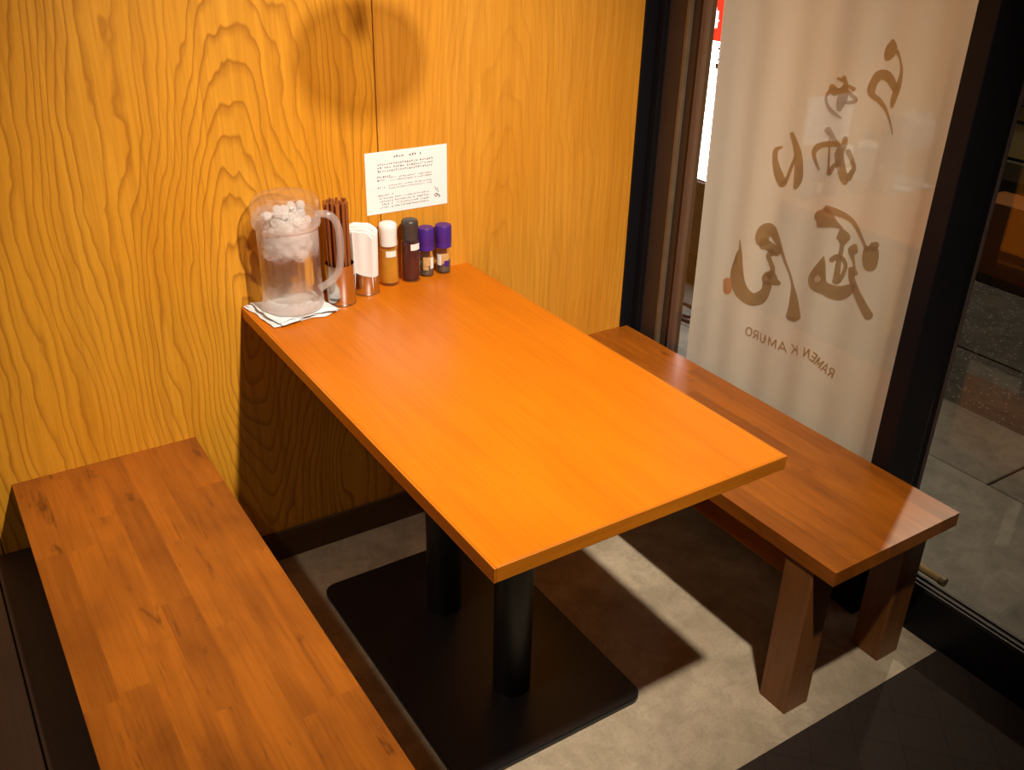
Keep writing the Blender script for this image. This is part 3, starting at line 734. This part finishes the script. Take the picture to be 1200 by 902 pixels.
for i, (ch, _, _) in enumerate(letters):
    a, c = pos[max(0, i-1)], pos[min(len(pos)-1, i+1)]
    ty = V((c.y-a.y, c.z-a.z)).normalized()
    pit = min((pos[i]-pos[j]).length for j in (i-1, i+1) if 0 <= j < len(pos))
    H = .0255; Wd = min(H*1.05, pit*.80); hw = .0022
    b = bmesh.new()
    for li, st in enumerate(GL[ch]):
        pts2 = [V((p[0]*Wd, p[1]*H)) for p in st]; rows = []
        closed = (pts2[0]-pts2[-1]).length < 1e-6
        for q, p in enumerate(pts2):
            d0 = (p-pts2[q-1]).normalized() if q else ((pts2[0]-pts2[-2]).normalized() if closed else None)
            d1 = (pts2[q+1]-p).normalized() if q < len(pts2)-1 else ((pts2[1]-pts2[0]).normalized() if closed else None)
            d0 = d0 or d1; d1 = d1 or d0
            t = (d0+d1); t = t.normalized() if t.length > .05 else d1
            nn = V((-t.y, t.x)); wdt = hw/max(.45, abs(nn.dot(V((-d1.y, d1.x)))))
            row = []
            for sgn in (1, -1):
                X, Y = p.x+nn.x*wdt*sgn, p.y+nn.y*wdt*sgn
                y = pos[i].y+ty.x*X-ty.y*Y; z = pos[i].z+ty.y*X+ty.x*Y
                row.append(b.verts.new((bsurf(y, z)-.0016-.00008*li, y, z)))
            rows.append(row)
        for e, f in zip(rows, rows[1:]): b.faces.new((e[0], f[0], f[1], e[1]))
    obj('printed_letter', b, M['banner_ink'], bn)

# ------------------------------------------------------------------ street things
sg = thing('light_box_sign', (2.33, .72, 0), 'illuminated red and white sign box on a dark maroon stand outside', 'sign')
SX = 2.28
box('stand', SX-.005, SX+.16, .40, 1.06, .12, .445, M['maroon'], sg, .004)
box('foot', SX-.02, SX+.18, .38, 1.08, -.004, .121, M['maroon_dark'], sg, .004)
box('housing', SX+.004, SX+.15, .42, 1.045, .444, 1.80, M['maroon'], sg, .004)
fw_ = box('face', SX, SX+.004, .43, 1.035, .455, 1.010, M['sign_white'], sg)
fr_ = box('face', SX, SX+.004, .43, 1.035, 1.011, 1.79, M['sign_red'], sg)
def sign_mark(u0, v0, u1, v1, mat, parent):
    p, q = at(u0, v0, 0, SX), at(u1, v1, 0, SX)
    box('sign_lettering', SX-.0015, SX-.0002, min(p.y, q.y), max(p.y, q.y), min(p.z, q.z), max(p.z, q.z), mat, parent)
M['sign_glyph'] = emit('sign_glyph', (1, .93, .9), 3.0)
for a in ((834, 22, 843, 25), (836, 8, 840, 14), (838, 12, 842, 18), (835, 14, 837.5, 34), (838.5, 16, 840.5, 32), (834.5, 30, 840, 33)): sign_mark(*a, M['sign_glyph'], fr_)
for a in ((841, 52, 844.5, 54), (842, 55, 843, 59), (841, 61, 844, 62.5), (840.5, 65, 843.5, 66.5), (841, 68, 842, 71), (839, 74, 841.5, 81), (838.5, 88, 839.5, 91), (838, 97, 839.5, 98.5), (837.5, 101, 838.5, 103)): sign_mark(*a, M['sign_ink'], fw_)
def cable(pix, label):
    pts = [at(u, v, 2, .004) for u, v in pix]
    o = obj('power_cable', bm_tube(catmull([tuple(p) for p in pts], 6), .006, 8), M['cable'], None, True)
    tag(o, label, 'cable')
cable([(770, 338), (790, 352), (801, 355), (808, 358), (814, 361), (830, 366), (850, 372)], 'single black cable lying nearly straight near the sign stand')
cable([(830, 366.5), (815, 370), (806, 370.5), (799.5, 369), (798.8, 371.5), (802, 374.5), (808, 376.5), (813, 378), (840, 384)], 'black cable bent in a hairpin on the street outside')

fc = thing('shop_facade', (3.9, 1.0, 0), 'dark boarded shop front across the street', 'building')
box('wall', 3.72, 3.9, -4.4, 3.2, -.01, 3.0, M['facade'], fc)
zs = .40
for i in range(13):
    hgt = (.10, .16, .07, .13)[i % 4]
    box('board', 3.66+.015*(i % 3), 3.725, -4.4, 3.2, zs, zs+hgt-.012, M['facade_pale'] if i % 4 in (1, 2) else M['facade'], fc, .004); zs += hgt
pb = thing('orange_crate', (3.5, .1, 0), 'orange-brown wooden box standing across the street', 'box')
box('body', 3.44, 3.64, -.55, .40, .035, .36, M['orange_board'], pb, .004)
box('base', 3.46, 3.62, -.53, .38, -.009, .036, M['facade'], pb)

# ------------------------------------------------------------------ lamps of the room, and an added lamp post outside
def downlight(p, label):
    t = thing('ceiling_downlight', (p[0], p[1], CEIL), label, 'lamp', 'recessed ceiling downlights')
    lathe('trim_ring', [(.062, CEIL+.0005), (.062, CEIL-.006), (.046, CEIL-.010), (.044, CEIL+.0005)], p, M['black_steel'], t, 32)
    lathe('lens', [(0, CEIL-.003), (.0445, CEIL-.003), (.0445, CEIL-.0005), (0, CEIL-.0005)], p, M['lens'], t, 24)
sl = thing('added_street_lamp', (STREET[0]-.05, STREET[1]+.62, 0), 'added dark street lamp post by the kerb, out of view', 'lamp')  # unseen post and glowing bulb, added to carry the light from the street
obj('post', bm_tube([(STREET[0]-.05, STREET[1]+.62, -.008), (STREET[0]-.05, STREET[1]+.62, STREET[2]+.10), (STREET[0], STREET[1], STREET[2]+.15)], .03, 12), M['black_steel'], sl, True)
lathe('head', [(.09, STREET[2]+.02), (.07, STREET[2]+.12), (.02, STREET[2]+.16), (0, STREET[2]+.16)], STREET, M['black_steel'], sl, 24)
lathe('bulb', [(0, STREET[2]+.022), (.04, STREET[2]+.035), (.04, STREET[2]+.08), (0, STREET[2]+.10)], STREET, M['lens'], sl, 16)
downlight((SPOT[0], SPOT[1]), 'round recessed ceiling downlight in front of the table end')
downlight((SPOT2[0], SPOT2[1]), 'round recessed ceiling downlight above the plank platform')
pl = thing('pendant_lamp', PEND, 'flat round opal glass pendant lamp hanging above the table', 'lamp')
px_, py_, pz_ = PEND
lathe('shade', [(0, pz_-.034), (.045, pz_-.031), (.075, pz_-.020), (.090, pz_-.006), (.0925, pz_+.004), (.088, pz_+.016), (.070, pz_+.028), (.040, pz_+.034), (.009, pz_+.036)], (px_, py_), M['opal'], pl, 48)
lathe('socket', [(0, pz_+.032), (.009, pz_+.032), (.009, pz_+.050), (.004, pz_+.072), (0, pz_+.072)], (px_, py_), M['black_steel'], pl, 24)
obj('cord', bm_tube([(px_, py_, pz_+.070), (px_, py_, CEIL)], .003, 8), M['cable'], pl, True)
lathe('canopy', [(0, CEIL-.02), (.03, CEIL-.018), (.04, CEIL-.002), (0, CEIL-.0005)], (px_, py_), M['black_steel'], pl, 24)
